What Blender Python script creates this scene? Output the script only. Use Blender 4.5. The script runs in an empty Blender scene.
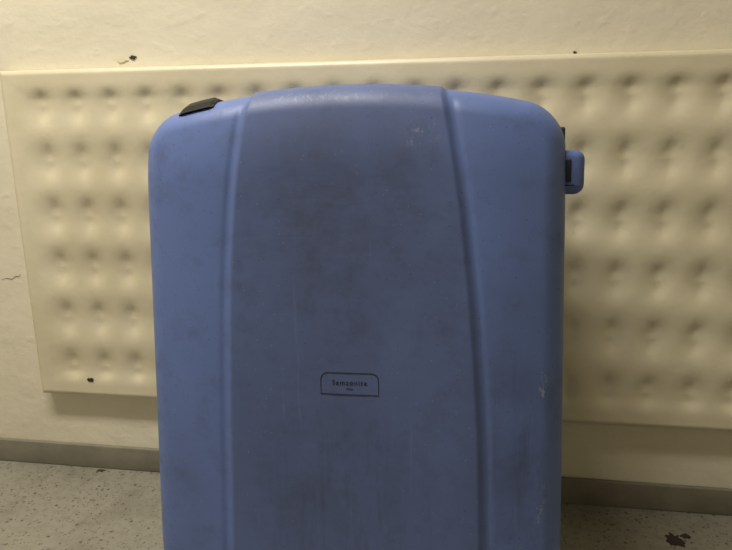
import bpy, bmesh, math, random
from mathutils import Vector, Matrix
random.seed(3)
A=math.radians(8.706)
WR=Matrix.Rotation(-A,4,'Z')      # room frame: u along wall, n towards wall
H=0.75

# ---------------------------------------------------------------- helpers
def link(o): bpy.context.collection.objects.link(o); return o
def mesh_obj(name,verts,faces,mat=None,smooth=False,mw=None,parent=None):
    m=bpy.data.meshes.new(name); m.from_pydata(verts,[],faces); m.update()
    bm=bmesh.new(); bm.from_mesh(m); bmesh.ops.recalc_face_normals(bm,faces=bm.faces); bm.to_mesh(m); bm.free()
    if smooth:
        for p in m.polygons: p.use_smooth=True
    if mat: m.materials.append(mat)
    o=link(bpy.data.objects.new(name,m))
    if parent: o.parent=parent
    elif mw is not None: o.matrix_world=mw
    return o
def box(name,lo,hi,mat,mw=None,parent=None,bevel=0,seg=3,rot=None):
    c=[(a+b)/2 for a,b in zip(lo,hi)]
    x,y,z=[(b-a)/2 for a,b in zip(lo,hi)]
    bm=bmesh.new(); bmesh.ops.create_cube(bm,size=1)
    bmesh.ops.scale(bm,vec=(2*x,2*y,2*z),verts=bm.verts)
    if bevel: bmesh.ops.bevel(bm,geom=bm.edges[:],offset=bevel,segments=seg,profile=0.5,affect='EDGES')
    if rot: bmesh.ops.rotate(bm,cent=(0,0,0),matrix=rot,verts=bm.verts)
    bmesh.ops.translate(bm,vec=c,verts=bm.verts)
    m=bpy.data.meshes.new(name); bm.to_mesh(m); bm.free()
    if bevel:
        for p in m.polygons: p.use_smooth=True
    m.materials.append(mat)
    o=link(bpy.data.objects.new(name,m))
    if parent: o.parent=parent
    elif mw is not None: o.matrix_world=mw
    return o
def srgb(r,g,b):
    f=lambda c:(c/255/12.92 if c/255<=0.04045 else ((c/255+0.055)/1.055)**2.4)
    return (f(r),f(g),f(b),1)

class NT:
    def __init__(s,name):
        s.m=bpy.data.materials.new(name); s.m.use_nodes=True
        s.t=s.m.node_tree; s.b=s.t.nodes['Principled BSDF']
        s.co=s.n('ShaderNodeTexCoord').outputs['Object']
    def n(s,ty,**k):
        x=s.t.nodes.new(ty)
        for a,v in k.items(): setattr(x,a,v)
        return x
    def l(s,a,b): s.t.links.new(a,b)
    def mapping(s,scale=(1,1,1),loc=(0,0,0),rot=(0,0,0)):
        m=s.n('ShaderNodeMapping'); m.inputs['Scale'].default_value=scale; m.inputs['Location'].default_value=loc; m.inputs['Rotation'].default_value=rot
        s.l(s.co,m.inputs[0]); return m.outputs[0]
    def noise(s,scale,detail=4,rough=0.5,vec=None,dist=0):
        x=s.n('ShaderNodeTexNoise'); x.inputs['Scale'].default_value=scale; x.inputs['Detail'].default_value=detail
        x.inputs['Roughness'].default_value=rough; x.inputs['Distortion'].default_value=dist
        s.l(vec or s.co,x.inputs['Vector']); return x.outputs['Fac']
    def voro(s,scale,vec=None,feature='F1'):
        x=s.n('ShaderNodeTexVoronoi',feature=feature); x.inputs['Scale'].default_value=scale
        s.l(vec or s.co,x.inputs['Vector']); return x
    def ramp(s,fac,stops):
        r=s.n('ShaderNodeValToRGB'); e=r.color_ramp.elements
        while len(e)<len(stops): e.new(0.5)
        for i,(p,c) in enumerate(stops):
            e[i].position=p; e[i].color=c if isinstance(c,tuple) else (c,c,c,1)
        s.l(fac,r.inputs[0]); return r.outputs[0]
    def mix(s,fac,a,b,mode='MIX'):
        x=s.n('ShaderNodeMix',data_type='RGBA',blend_type=mode)
        for sock,v in ((x.inputs[0],fac),(x.inputs[6],a),(x.inputs[7],b)):
            if isinstance(v,bpy.types.NodeSocket): s.l(v,sock)
            else: sock.default_value=v
        return x.outputs[2]
    def math(s,op,a,b=0.0):
        x=s.n('ShaderNodeMath',operation=op)
        for i,v in enumerate((a,b)):
            if isinstance(v,bpy.types.NodeSocket): s.l(v,x.inputs[i])
            else: x.inputs[i].default_value=v
        return x.outputs[0]
    def near(s,c,r):
        """soft mask around an object-space point; r = radii"""
        m=s.mapping(tuple(1/q for q in r),tuple(-a/q for a,q in zip(c,r)))
        x=s.n('ShaderNodeVectorMath',operation='LENGTH'); s.l(m,x.inputs[0])
        return s.ramp(x.outputs['Value'],[(0.25,1.0),(1.0,0.0)])
    def bump(s,h,strength,dist=0.01,prev=None):
        x=s.n('ShaderNodeBump'); x.inputs['Strength'].default_value=strength; x.inputs['Distance'].default_value=dist
        s.l(h,x.inputs['Height'])
        if prev: s.l(prev,x.inputs['Normal'])
        return x.outputs[0]

def simple(name,col,rough=0.6,spec=0.5):
    k=NT(name); k.b.inputs['Roughness'].default_value=rough
    k.b.inputs['Specular IOR Level'].default_value=spec
    n=k.noise(60,4)
    d=tuple(c*0.8 for c in col[:3])+(1,)
    k.l(k.ramp(n,[(0.3,d),(0.7,col)]),k.b.inputs['Base Color'])
    return k.m

# ---------------------------------------------------------------- materials
def wall_mat():
    k=NT('painted_plaster')
    n1=k.noise(2.2,5,0.6); n2=k.noise(25,6,0.65)
    c=k.mix(k.ramp(n1,[(0.35,0.0),(0.7,1.0)]),srgb(224,217,197),srgb(235,229,211))
    c=k.mix(k.ramp(n2,[(0.62,0.0),(0.78,0.35)]),c,srgb(208,196,168))
    k.l(c,k.b.inputs['Base Color']); k.b.inputs['Roughness'].default_value=0.45
    b=k.bump(k.noise(9,4,0.5,vec=k.mapping((1,1,1.4))),0.28,0.012)
    b=k.bump(k.noise(60,4,0.6),0.22,0.003,b)
    b=k.bump(k.ramp(k.noise(26,2,0.4,vec=k.mapping((1,1,1.3),(2,0,5))),[(0.58,0.0),(0.76,1.0)]),0.17,0.003,b)
    k.l(b,k.b.inputs['Normal']); return k.m
def rad_mat():
    k=NT('radiator_paint')
    n1=k.noise(3,5,0.6); n2=k.noise(40,6,0.7)
    c=k.mix(k.ramp(n1,[(0.35,0.0),(0.7,1.0)]),srgb(216,207,180),srgb(230,222,198))
    c=k.mix(k.ramp(n2,[(0.64,0.0),(0.8,0.4)]),c,srgb(192,178,142))
    k.l(c,k.b.inputs['Base Color']); k.b.inputs['Roughness'].default_value=0.4
    b=k.bump(k.noise(45,5,0.6),0.2,0.004)
    k.l(b,k.b.inputs['Normal']); return k.m
def floor_mat():
    k=NT('speckled_floor')
    n1=k.noise(4,5,0.6)
    c=k.mix(n1,srgb(134,131,120),srgb(160,157,145))
    c=k.mix(k.ramp(k.noise(60,4,0.7),[(0.45,0.0),(0.7,0.5)]),c,srgb(112,108,97))
    for sc_,th,dist in ((80,0.55,0.25),(160,0.55,0.28)):
        v=k.voro(sc_,vec=k.mapping((1,1,1),(sc_*.013,0,0)))
        f=k.math('LESS_THAN',v.outputs['Distance'],dist)
        sc=k.n('ShaderNodeSeparateColor'); k.l(v.outputs['Color'],sc.inputs[0])
        f=k.math('MULTIPLY',f,k.math('GREATER_THAN',sc.outputs[0],th))
        f=k.math('MULTIPLY',f,k.ramp(k.noise(120,3,0.6),[(0.4,0.15),(0.52,0.8)]))
        c=k.mix(f,c,srgb(70,62,51))
    v2=k.noise(9,3,0.6)
    c=k.mix(k.ramp(v2,[(0.5,0.0),(0.75,0.5)]),c,srgb(100,94,82))
    k.l(c,k.b.inputs['Base Color']); k.b.inputs['Roughness'].default_value=0.35
    k.l(k.bump(k.noise(30,4),0.15,0.004),k.b.inputs['Normal'])
    return k.m
def base_mat():
    k=NT('baseboard_grey')
    n=k.noise(12,6,0.6)
    k.l(k.ramp(n,[(0.3,srgb(114,110,98)),(0.7,srgb(136,132,120))]),k.b.inputs['Base Color'])
    k.b.inputs['Roughness'].default_value=0.5
    k.l(k.bump(k.noise(30,4),0.3,0.004),k.b.inputs['Normal']); return k.m
def shell_mat():
    k=NT('blue_polypropylene')
    n1=k.noise(5,6,0.65); n2=k.noise(18,8,0.7)
    c=k.mix(k.ramp(n1,[(0.35,0.0),(0.7,0.5)]),srgb(99,122,184),srgb(88,108,164))
    at=k.n('ShaderNodeAttribute',attribute_name='panel')
    g=k.math('MULTIPLY',at.outputs['Fac'],k.ramp(n1,[(0.2,0.4),(0.75,0.85)]))
    c=k.mix(g,c,srgb(84,99,144))
    # broad smudges
    for i,(ctr,r,a,col) in enumerate([((-0.0,0,.60),(.18,.3,.20),0.65,(66,70,94)),((-.02,0,.30),(.16,.3,.2),0.55,(66,72,100)),
                               ((.22,0,.30),(.08,.3,.3),0.6,(64,71,100)),((-.24,0,.2),(.06,.3,.2),0.4,(70,78,112)),((.05,0,.74),(.22,.3,.09),0.4,(70,76,104))]):
        ms=k.math('MULTIPLY',k.near(ctr,r),k.ramp(k.noise(9,7,0.7,vec=k.mapping((1,1,1),(i*3.1,0,i))),[(0.32,0.2),(0.66,1.0)]))
        c=k.mix(k.math('MULTIPLY',ms,a),c,srgb(*col))
    # fine dirt
    c=k.mix(k.ramp(n2,[(0.50,0.0),(0.75,0.4)]),c,srgb(62,68,94))
    # rub marks
    nr=k.noise(1,6,0.75,vec=k.mapping((10,10,50),(4,0,1)))
    c=k.mix(k.math('MULTIPLY',k.near((-.02,0,.64),(.14,.3,.12)),k.ramp(nr,[(0.5,0.0),(0.7,0.4)])),c,srgb(58,58,76))
    # dirty vertical streaks on the lower sides
    nv=k.noise(1,6,0.75,vec=k.mapping((45,10,5),(2,0,1)))
    for ctr,r in (((.23,0,.28),(.06,.3,.24)),((.0,0,.2),(.2,.3,.2))):
        c=k.mix(k.math('MULTIPLY',k.near(ctr,r),k.ramp(nv,[(0.5,0.0),(0.7,0.5)])),c,srgb(60,64,88))
    for sc_,th in ((260,0.970),(420,0.975)):
        v=k.voro(sc_); f=k.math('LESS_THAN',v.outputs['Distance'],0.22)
        sc=k.n('ShaderNodeSeparateColor'); k.l(v.outputs['Color'],sc.inputs[0])
        c=k.mix(k.math('MULTIPLY',k.math('MULTIPLY',f,k.math('GREATER_THAN',sc.outputs[0],th)),0.6),c,srgb(44,48,70))
        c=k.mix(k.math('MULTIPLY',k.math('MULTIPLY',f,k.math('GREATER_THAN',sc.outputs[1],th+.018)),0.4),c,srgb(150,160,190))
    ns=k.noise(1,5,0.7,vec=k.mapping((90,90,3)))
    c=k.mix(k.ramp(ns,[(0.64,0.0),(0.76,0.28)]),c,srgb(128,142,184))
    ns=k.noise(1,4,0.7,vec=k.mapping((120,20,5),(0,0,0),(0,0.6,0)))
    c=k.mix(k.ramp(ns,[(0.68,0.0),(0.76,0.28)]),c,srgb(130,142,178))
    ns2=k.noise(26,7,0.8,vec=k.mapping((1,1,1),(7,2,5)))
    c=k.mix(k.ramp(ns2,[(0.68,0.0),(0.76,0.35)]),c,srgb(140,148,176))
    nn=k.noise(150,5,0.75,vec=k.mapping((1,1,.7),(1,2,3)))
    for ctr,r,a in [((.105,0,.735),(.03,.3,.03),.28),((.265,.0,.40),(.008,.3,.04),.6),((-.17,0,.775),(.05,.3,.012),.35),((.265,0,.25),(.010,.3,.06),.4),((-.02,0,.785),(.12,.3,.010),.35)]:
        ms=k.math('MULTIPLY',k.near(ctr,r),k.ramp(nn,[(0.53,0.0),(0.63,1.0)]))
        c=k.mix(k.math('MULTIPLY',ms,a),c,srgb(175,180,198))
    k.l(c,k.b.inputs['Base Color'])
    k.l(k.ramp(n2,[(0.3,0.42),(0.7,0.6)]),k.b.inputs['Roughness'])
    b=k.bump(k.noise(700,2),0.12,0.001)
    k.l(b,k.b.inputs['Normal'])
    return k.m
M_wall=wall_mat(); M_rad=rad_mat(); M_floor=floor_mat(); M_base=base_mat(); M_shell=shell_mat()
M_black=simple('black_plastic',srgb(9,9,10),0.5,0.25)
M_dark=simple('dark_rubber',srgb(34,38,56),0.6)
M_ink=simple('engraved_dark',srgb(26,29,48),0.7)
M_blue2=simple('blue_trim_plastic',srgb(94,116,180),0.45)
M_rust=simple('rust_brown',srgb(78,60,46),0.9)
M_chip=simple('chipped_dark',srgb(62,52,44),0.9)
M_ceil=simple('ceiling_paint',srgb(228,224,212),0.8)

# ---------------------------------------------------------------- room
WN=1.190
UL,UR,NF,ZC=-2.4,2.4,-2.6,2.5
box('floor',(UL-.1,NF-.1,-0.1),(UR+.1,WN+.1,0),M_floor,WR)
box('wall_back',(UL-.1,WN,0),(UR+.1,WN+.1,ZC),M_wall,WR)
box('wall_left',(UL-.1,NF,0),(UL,WN,ZC),M_wall,WR)
box('wall_right',(UR,NF,0),(UR+.1,WN,ZC),M_wall,WR)
box('wall_front',(UL-.1,NF-.1,0),(UR+.1,NF,ZC),M_wall,WR)
box('ceiling',(UL-.1,NF-.1,ZC),(UR+.1,WN+.1,ZC+.1),M_ceil,WR)
box('baseboard_back',(UL,WN-.010,0),(UR,WN,0.058),M_base,WR,bevel=0.003)

def blob(name,cx,cz,rx,rz,n,mat,axis='wall',parent=None,seed=0,thick=0.002,mw=WR):
    rnd=random.Random(seed); N=22; pts=[]
    for i in range(N):
        t=2*math.pi*i/N; k=rnd.uniform(.6,1.15)
        pts.append((cx+rx*k*math.cos(t),cz+rz*k*math.sin(t)))
    if axis=='wall': V=[(x,n,z) for x,z in pts]+[(x,n-thick,z) for x,z in pts]
    else: V=[(x,z,n) for x,z in pts]+[(x,z,n+thick) for x,z in pts]
    F=[list(range(N)),list(range(2*N-1,N-1,-1))]+[(i,(i+1)%N,(i+1)%N+N,i+N) for i in range(N)]
    return mesh_obj(name,V,F,mat,mw=mw,parent=parent)

# ---------------------------------------------------------------- radiator
RE=bpy.data.objects.new('panel_radiator',None); link(RE); RE.matrix_world=WR
RU0,RU1,RZ0,RZ1=-0.934,1.10,0.193,0.898
RNf=1.160
def sstep(a,b,x):
    t=max(0,min(1,(x-a)/(b-a))); return t*t*(3-2*t)
def rad_h(u,z):
    e=min(u-RU0,RU1-u,z-RZ0,RZ1-z)
    m=sstep(0.022,0.06,e)
    pu,pz=0.0765,0.113
    fu,fz=u-RU0-0.087,z-RZ0-0.07
    cu=0.5+0.5*math.cos(2*math.pi*fu/pu)
    cz=0.5+0.5*math.cos(2*math.pi*fz/pz)
    h=-0.0078*(0.40*cz+0.60*cu*cz)      # horizontal valleys, deeper at columns
    du=((fu+pu/2)%pu)-pu/2; dz=((fz+pz/2)%pz)-pz/2
    h-=0.0020*math.exp(-(du*du)/(2*0.008**2)-((abs(dz)-.017)**2)/(2*0.011**2))
    return h*m - 0.004*(1-sstep(0,0.008,e))
NU,NZ=640,240
V=[];F=[]
for j in range(NZ+1):
    z=RZ0+(RZ1-RZ0)*j/NZ
    for i in range(NU+1):
        u=RU0+(RU1-RU0)*i/NU
        V.append((u,RNf-rad_h(u,z),z))
for j in range(NZ):
    for i in range(NU):
        a=j*(NU+1)+i; F.append((a,a+1,a+NU+2,a+NU+1))
W1=NU+1
bd=[i for i in range(W1)]+[j*W1+NU for j in range(1,NZ+1)]+[NZ*W1+i for i in range(NU-1,-1,-1)]+[j*W1 for j in range(NZ-1,0,-1)]
s0=len(V)
for b in bd: V.append((V[b][0],1.184,V[b][2]))
L=len(bd)
for i in range(L): F.append((bd[i],bd[(i+1)%L],s0+(i+1)%L,s0+i))
rp=mesh_obj('front_plate',V,F,M_rad,True,parent=RE)
for q in rp.data.polygons[-L:]: q.use_smooth=False
box('back_plate',(RU0+.004,1.182,RZ0+.004),(RU1-.004,1.1895,RZ1-.002),M_rad,parent=RE)
blob('paint_chip',-0.808,0.232,0.008,0.005,RNf+.001,M_chip,parent=RE,seed=5)
# wall marks
mk=bpy.data.objects.new('wall_paint_chips',None); link(mk); mk.matrix_world=WR
blob('chip_1',-0.652,0.920,0.008,0.004,WN,M_chip,parent=mk,seed=1)
blob('chip_2',-0.676,0.915,0.012,0.004,WN,M_rad,parent=mk,seed=2)
blob('chip_3',0.204,0.903,0.004,0.0025,WN,M_chip,parent=mk,seed=4)
# wall crack
cp=[(-1.02,0.452),(-1.005,0.456),(-0.995,0.453),(-0.982,0.461),(-0.975,0.460),(-0.968,0.468)]
V=[];F=[]
for i,(x,z) in enumerate(cp):
    w=0.0006 if 0<i<len(cp)-1 else 0.0002
    V+=[(x,WN-.0008,z+w),(x,WN-.0008,z-w)]
for i in range(len(cp)-1): F.append((2*i,2*i+1,2*i+3,2*i+2))
mesh_obj('wall_crack',V,F,M_chip,parent=mk)
# floor debris
de=bpy.data.objects.new('floor_dirt',None); link(de); de.matrix_world=WR
blob('rust_flake',-0.815,1.17,0.010,0.006,0.0,M_rust,'floor',de,seed=8,thick=.0015)
blob('stain',0.425,1.085,0.018,0.022,0.0,M_chip,'floor',de,seed=9,thick=.001)
blob('stain_2',0.450,1.10,0.010,0.008,0.0,M_chip,'floor',de,seed=10,thick=.001)

# ---------------------------------------------------------------- suitcase
SC=bpy.data.objects.new('suitcase',None); link(SC)
LEAN=math.radians(5); ROLL=math.radians(0.8)
# local: x right, y depth (0 front), z up.
def Wz(z): return 0.291+0.010*max(0,(0.75-z))/0.58
ZT,ZB,RC=0.803,0.045,0.050
ARC=0.42
def ztop(x):
    zz=ZT
    W=Wz(0.76); ax=abs(x)
    if ax>W-RC: zz=ZT-RC+math.sqrt(max(0,RC*RC-(ax-(W-RC))**2))
    return zz-ARC*x*x
def zbot(x):
    W=Wz(0.76); ax=abs(x); zz=ZB
    if ax>W-RC: zz=ZB+RC-math.sqrt(max(0,RC*RC-(ax-(W-RC))**2))
    return zz
def ridge_w(z):
    P=[(0.0,.171),(0.17,.170),(0.36,.167),(0.52,.160),(0.64,.150),(0.72,.139),(0.81,.124)]
    for (a,b),(c,d) in zip(P,P[1:]):
        if z<=c: return b+(d-b)*(z-a)/(c-a)
    return P[-1][1]
def ridge_ws(z): return (ridge_w(z-.03)+ridge_w(z-.015)+ridge_w(z)+ridge_w(z+.015)+ridge_w(z+.03))/5
W0=Wz(0.76)
RE_=0.034
def XR(z): return 0.005+0.007*sstep(0.75,0.25,z) if False else 0.005+0.006*(1-sstep(0.25,0.75,z))
def surf(x0,z):
    """x0 in un-tapered coords"""
    ax=abs(x0); zp=z+ARC*x0*x0*sstep(0.3,0.8,z)
    c=(ZT+ZB)/2; h=(ZT-ZB)/2
    qx=ax-(W0-RC); qz=abs(zp-c)-(h-RC)
    sd=math.hypot(max(qx,0),max(qz,0))+min(max(qx,qz),0)-RC
    d=max(0,-sd)
    y=0
    if d<RE_: y+=RE_-math.sqrt(max(0,RE_**2-(RE_-d)**2))
    dx=W0-ax; dz=h-abs(zp-c)
    y+=0.026*max(0,1-dx/.14)**2+0.016*max(0,1-dz/.11)**2
    w=ridge_ws(z); ar=abs(x0-XR(z))
    m=1-sstep(w-0.004,w+0.006,ar)
    lip=math.exp(-((ar-(w+0.010))/0.005)**2)
    y-=0.0046*m
    y+=0.0016*lip*sstep(0,.03,d)
    y+=0.002*math.exp(-(x0/.10)**2)*sstep(.02,.2,dz)
    zz=z+0.0030*m*(1-sstep(0,.05,d))*(1 if zp>c else -1)
    return y,zz,m
NX,NZ=440,300
V=[];F=[];PM=[]
for j in range(NZ+1):
    tv=0.5-0.5*math.cos(math.pi*j/NZ); 
    tv=0.5*tv+0.5*(j/NZ) if 0<j<NZ else tv
    for i in range(NX+1):
        s=-1+2*i/NX
        sx=0.55*s+0.45*math.sin(s*math.pi/2)
        x0=W0*sx
        zb,zt=zbot(x0),ztop(x0)
        z=zb+(zt-zb)*tv
        y,zz,m=surf(x0,z)
        V.append((x0*Wz(z)/W0,y,zz)); PM.append(m)
W1=NX+1
for j in range(NZ):
    for i in range(NX):
        a=j*W1+i; F.append((a,a+1,a+W1+1,a+W1))
bd=[i for i in range(W1)]+[j*W1+NX for j in range(1,NZ+1)]+[NZ*W1+i for i in range(NX-1,-1,-1)]+[j*W1 for j in range(NZ-1,0,-1)]
L=len(bd)
P2=[Vector((V[b][0],V[b][2])) for b in bd]
NR=[]
for i in range(L):
    t=(P2[(i+4)%L]-P2[(i-4)%L])
    NR.append(Vector((t.y,-t.x)).normalized() if t.length>0 else Vector((0,0)))
def ring(y,off,src_y=False):
    st=len(V)
    for i in range(L):
        q=P2[i]+NR[i]*off
        V.append((q.x,y,q.y)); PM.append(0.0)
    return list(range(st,st+L))
def bridge(a,b):
    for i in range(L): F.append((a[i],a[(i+1)%L],b[(i+1)%L],b[i]))
prev=bd
for y,off in [(0.09,0.002),(0.12,0.0035),(0.150,0.0045),(0.158,0.0075),(0.166,0.0075),(0.1665,0.002)]:
    r=ring(y,off); bridge(prev,r); prev=r
sh=mesh_obj('front_shell',V,F,M_shell,True,parent=SC)
at=sh.data.attributes.new('panel','FLOAT','POINT'); at.data.foreach_set('value',PM)
# back shell
V=[];F=[];PM=[]
offs=[(0.1665,0.002),(0.1675,0.0075),(0.176,0.0075),(0.182,0.0045),(0.22,0.003),(0.27,-0.002),(0.292,-0.008),(0.303,-0.018),(0.310,-0.035)]
step=3
P2=P2[::step]; NR=NR[::step]; L=len(P2)
prev=None
for y,off in offs:
    r=ring(y,off)
    if prev: bridge(prev,r)
    prev=r
F.append(tuple(prev))
mesh_obj('back_shell',V,F,M_shell,True,parent=SC)
V=[];F=[];PM=[]
a=ring(0.163,0.0015); b=ring(0.171,0.0015); bridge(a,b)
mesh_obj('seam_gasket',V,F,M_dark,True,parent=SC)

# wheels + feet
def cyl(name,c,r,w,axis,mat,parent,bev=0.004):
    bm=bmesh.new(); bmesh.ops.create_cone(bm,cap_ends=True,segments=32,radius1=r,radius2=r,depth=w)
    if axis=='X': bmesh.ops.rotate(bm,cent=(0,0,0),matrix=Matrix.Rotation(math.pi/2,3,'Y'),verts=bm.verts)
    bmesh.ops.translate(bm,vec=c,verts=bm.verts)
    m=bpy.data.meshes.new(name); bm.to_mesh(m); bm.free(); m.materials.append(mat)
    o=link(bpy.data.objects.new(name,m)); o.parent=parent; return o
for i,x in enumerate((-.21,.21)):
    cyl('wheel_%d'%(i+1),(x,.262,.026),.026,.03,'X',M_black,SC)
    box('wheel_housing_%d'%(i+1),(x-.03,.22,.03),(x+.03,.30,.09),M_dark,parent=SC,bevel=.01)
    box('foot_%d'%(i+1),(x-.025,.05,-.008),(x+.025,.13,.06),M_dark,parent=SC,bevel=.008)

# black latch wrapping over the top edge
def top_latch(x0,x1,name,mat,drop,y1,h):
    N=20; V=[];F=[]
    for i in range(N+1):
        t=i/N; x=x0+(x1-x0)*t
        e=min(t,1-t)*N; hh=h*min(1,0.35+0.25*e)
        zb=ztop(x)
        yf=surf(x,zb-drop)[0]; ym=surf(x,zb-drop*.4)[0]
        prof=[(yf+.004,zb-drop),(yf-hh*.6,zb-drop+.001),(ym-hh*.6,zb-drop*.4+hh*.5),(ym+.012,zb+hh*.9),(y1-.006,zb+hh),(y1,zb+hh*.4),(y1,zb-.006),(ym+.02,zb-.012)]
        V+=[(x,p[0],p[1]) for p in prof]
    K=8
    for i in range(N):
        for k in range(K):
            a=i*K+k; b=i*K+(k+1)%K; F.append((a,b,b+K,a+K))
    F.append(tuple(range(K))); F.append(tuple(N*K+k for k in range(K)))
    return mesh_obj(name,V,F,mat,parent=SC)
top_latch(-0.230,-0.176,'top_latch',M_black,0.011,0.115,0.008)
def handle():
    N=20; V=[];F=[]
    for i in range(N+1):
        t=i/N; x=-0.10+0.09*t
        zb=ztop(x)+.003; hh=.010*math.sin(math.pi*min(1,max(0,.08+.84*t)))**.5
        prof=[(.13,zb-.004),(.132,zb+hh),(.168,zb+hh),(.17,zb-.004)]
        V+=[(x,p[0],p[1]) for p in prof]
    for i in range(N):
        for k in range(4):
            a=i*4+k; b=i*4+(k+1)%4; F.append((a,b,b+4,a+4))
    F.append((0,1,2,3)); F.append((4*N,4*N+1,4*N+2,4*N+3))
    mesh_obj('carry_handle',V,F,M_dark,parent=SC)
handle()
# side latch / handle on the right
box('side_handle',(W0-.018,0.052,.657),(W0+.026,0.125,.715),M_blue2,parent=SC,bevel=.013,seg=6)
box('side_handle_slot',(W0+.000,0.0505,.673),(W0+.007,0.058,.702),M_ink,parent=SC,bevel=.001,seg=2)
box('side_handle_groove',(W0-.001,0.0510,.668),(W0+.012,0.058,.6695),M_ink,parent=SC)
box('hinge_block',(W0-.006,0.09,.715),(W0+.005,0.14,.748),M_dark,parent=SC,bevel=.003)
box('side_handle_arm',(W0-.006,0.08,.600),(W0+.006,0.14,.665),M_dark,parent=SC,bevel=.003)
for i in range(9):
    z=.58-.045*i
    box('seam_rivet_%d'%(i+1),(Wz(z)+.003,0.160,z-.004),(Wz(z)+.0105,0.172,z+.004),M_dark,parent=SC,bevel=.001)

# badge
def face_y(x,z): return surf(x,z)[0]
cx,cz,bw,bh=0.010,0.4070,0.0395,0.0150
r=.010
path=[(cx-bw,cz-bh)]
for k in range(9):
    t=math.pi-k*math.pi/2/8; path.append((cx-bw+r+r*math.cos(t),cz+bh-r+r*math.sin(t)))
for k in range(9):
    t=math.pi/2-k*math.pi/2/8; path.append((cx+bw-r+r*math.cos(t),cz+bh-r+r*math.sin(t)))
path.append((cx+bw,cz-bh))
def curve_line(name,pts,rad,cyclic,mat,parent,lift=0.0):
    cu=bpy.data.curves.new(name,'CURVE'); cu.dimensions='3D'; cu.bevel_depth=rad; cu.bevel_resolution=2
    sp=cu.splines.new('POLY'); sp.points.add(len(pts)-1)
    for p,(x,z) in zip(sp.points,pts): p.co=(x,face_y(x,z)-lift,z,1)
    sp.use_cyclic_u=cyclic
    cu.materials.append(mat)
    o=link(bpy.data.objects.new(name,cu)); o.parent=parent; return o
curve_line('badge_groove',path,0.00060,True,M_ink,SC,0.0)
def text(name,body,size,z):
    tc=bpy.data.curves.new(name,'FONT'); tc.body=body; tc.size=size; tc.align_x='CENTER'; tc.align_y='CENTER'; tc.extrude=0.0003
    tc.space_character=1.2; tc.materials.append(M_ink)
    to=link(bpy.data.objects.new(name,tc)); to.parent=SC
    to.location=(cx,face_y(cx,z)-.0002,z); to.rotation_euler=(math.pi/2,0,0)
text('badge_text','Samsonite',0.0098,cz+.001)
text('badge_subtext','flite',0.0045,cz-.0075)

nf=0.78-0.77*math.tan(LEAN)
Mloc=Matrix.Translation((-0.1425,nf,0.0))@Matrix.Rotation(-LEAN,4,'X')@Matrix.Rotation(-ROLL,4,'Y')
zmin=min((Mloc@Vector((x,.262,0.0))).z for x in (-.21,.21))
Mloc=Matrix.Translation((0,0,-zmin))@Mloc
SC.matrix_world=WR@Mloc

# ---------------------------------------------------------------- lights
def area(name,loc,size,power,col,target):
    l=bpy.data.lights.new(name,'AREA'); l.shape='RECTANGLE'; l.size=size[0]; l.size_y=size[1]; l.energy=power; l.color=col
    o=link(bpy.data.objects.new(name,l)); o.location=WR@Vector(loc)
    d=(WR@Vector(target))-o.location; o.rotation_euler=d.to_track_quat('-Z','Y').to_euler(); return o
area('ceiling_lamp',(-0.8,0.33,2.42),(1.2,0.25),48,(1,.935,.805),(-0.8,0.34,0))
w=bpy.data.worlds.new('world'); bpy.context.scene.world=w; w.use_nodes=True
w.node_tree.nodes['Background'].inputs[0].default_value=(1,.93,.8,1); w.node_tree.nodes['Background'].inputs[1].default_value=0.05

# ---------------------------------------------------------------- camera
cam=bpy.data.cameras.new('camera'); co=link(bpy.data.objects.new('camera',cam))
cam.sensor_width=36; cam.lens=600/732*36; cam.clip_start=0.01
co.matrix_world=Matrix.Translation((0,0,H))@Matrix.Rotation(math.radians(90-12.537),4,'X')@Matrix.Rotation(math.radians(-0.589),4,'Z')
bpy.context.scene.camera=co
bpy.context.scene.view_settings.view_transform='Standard'
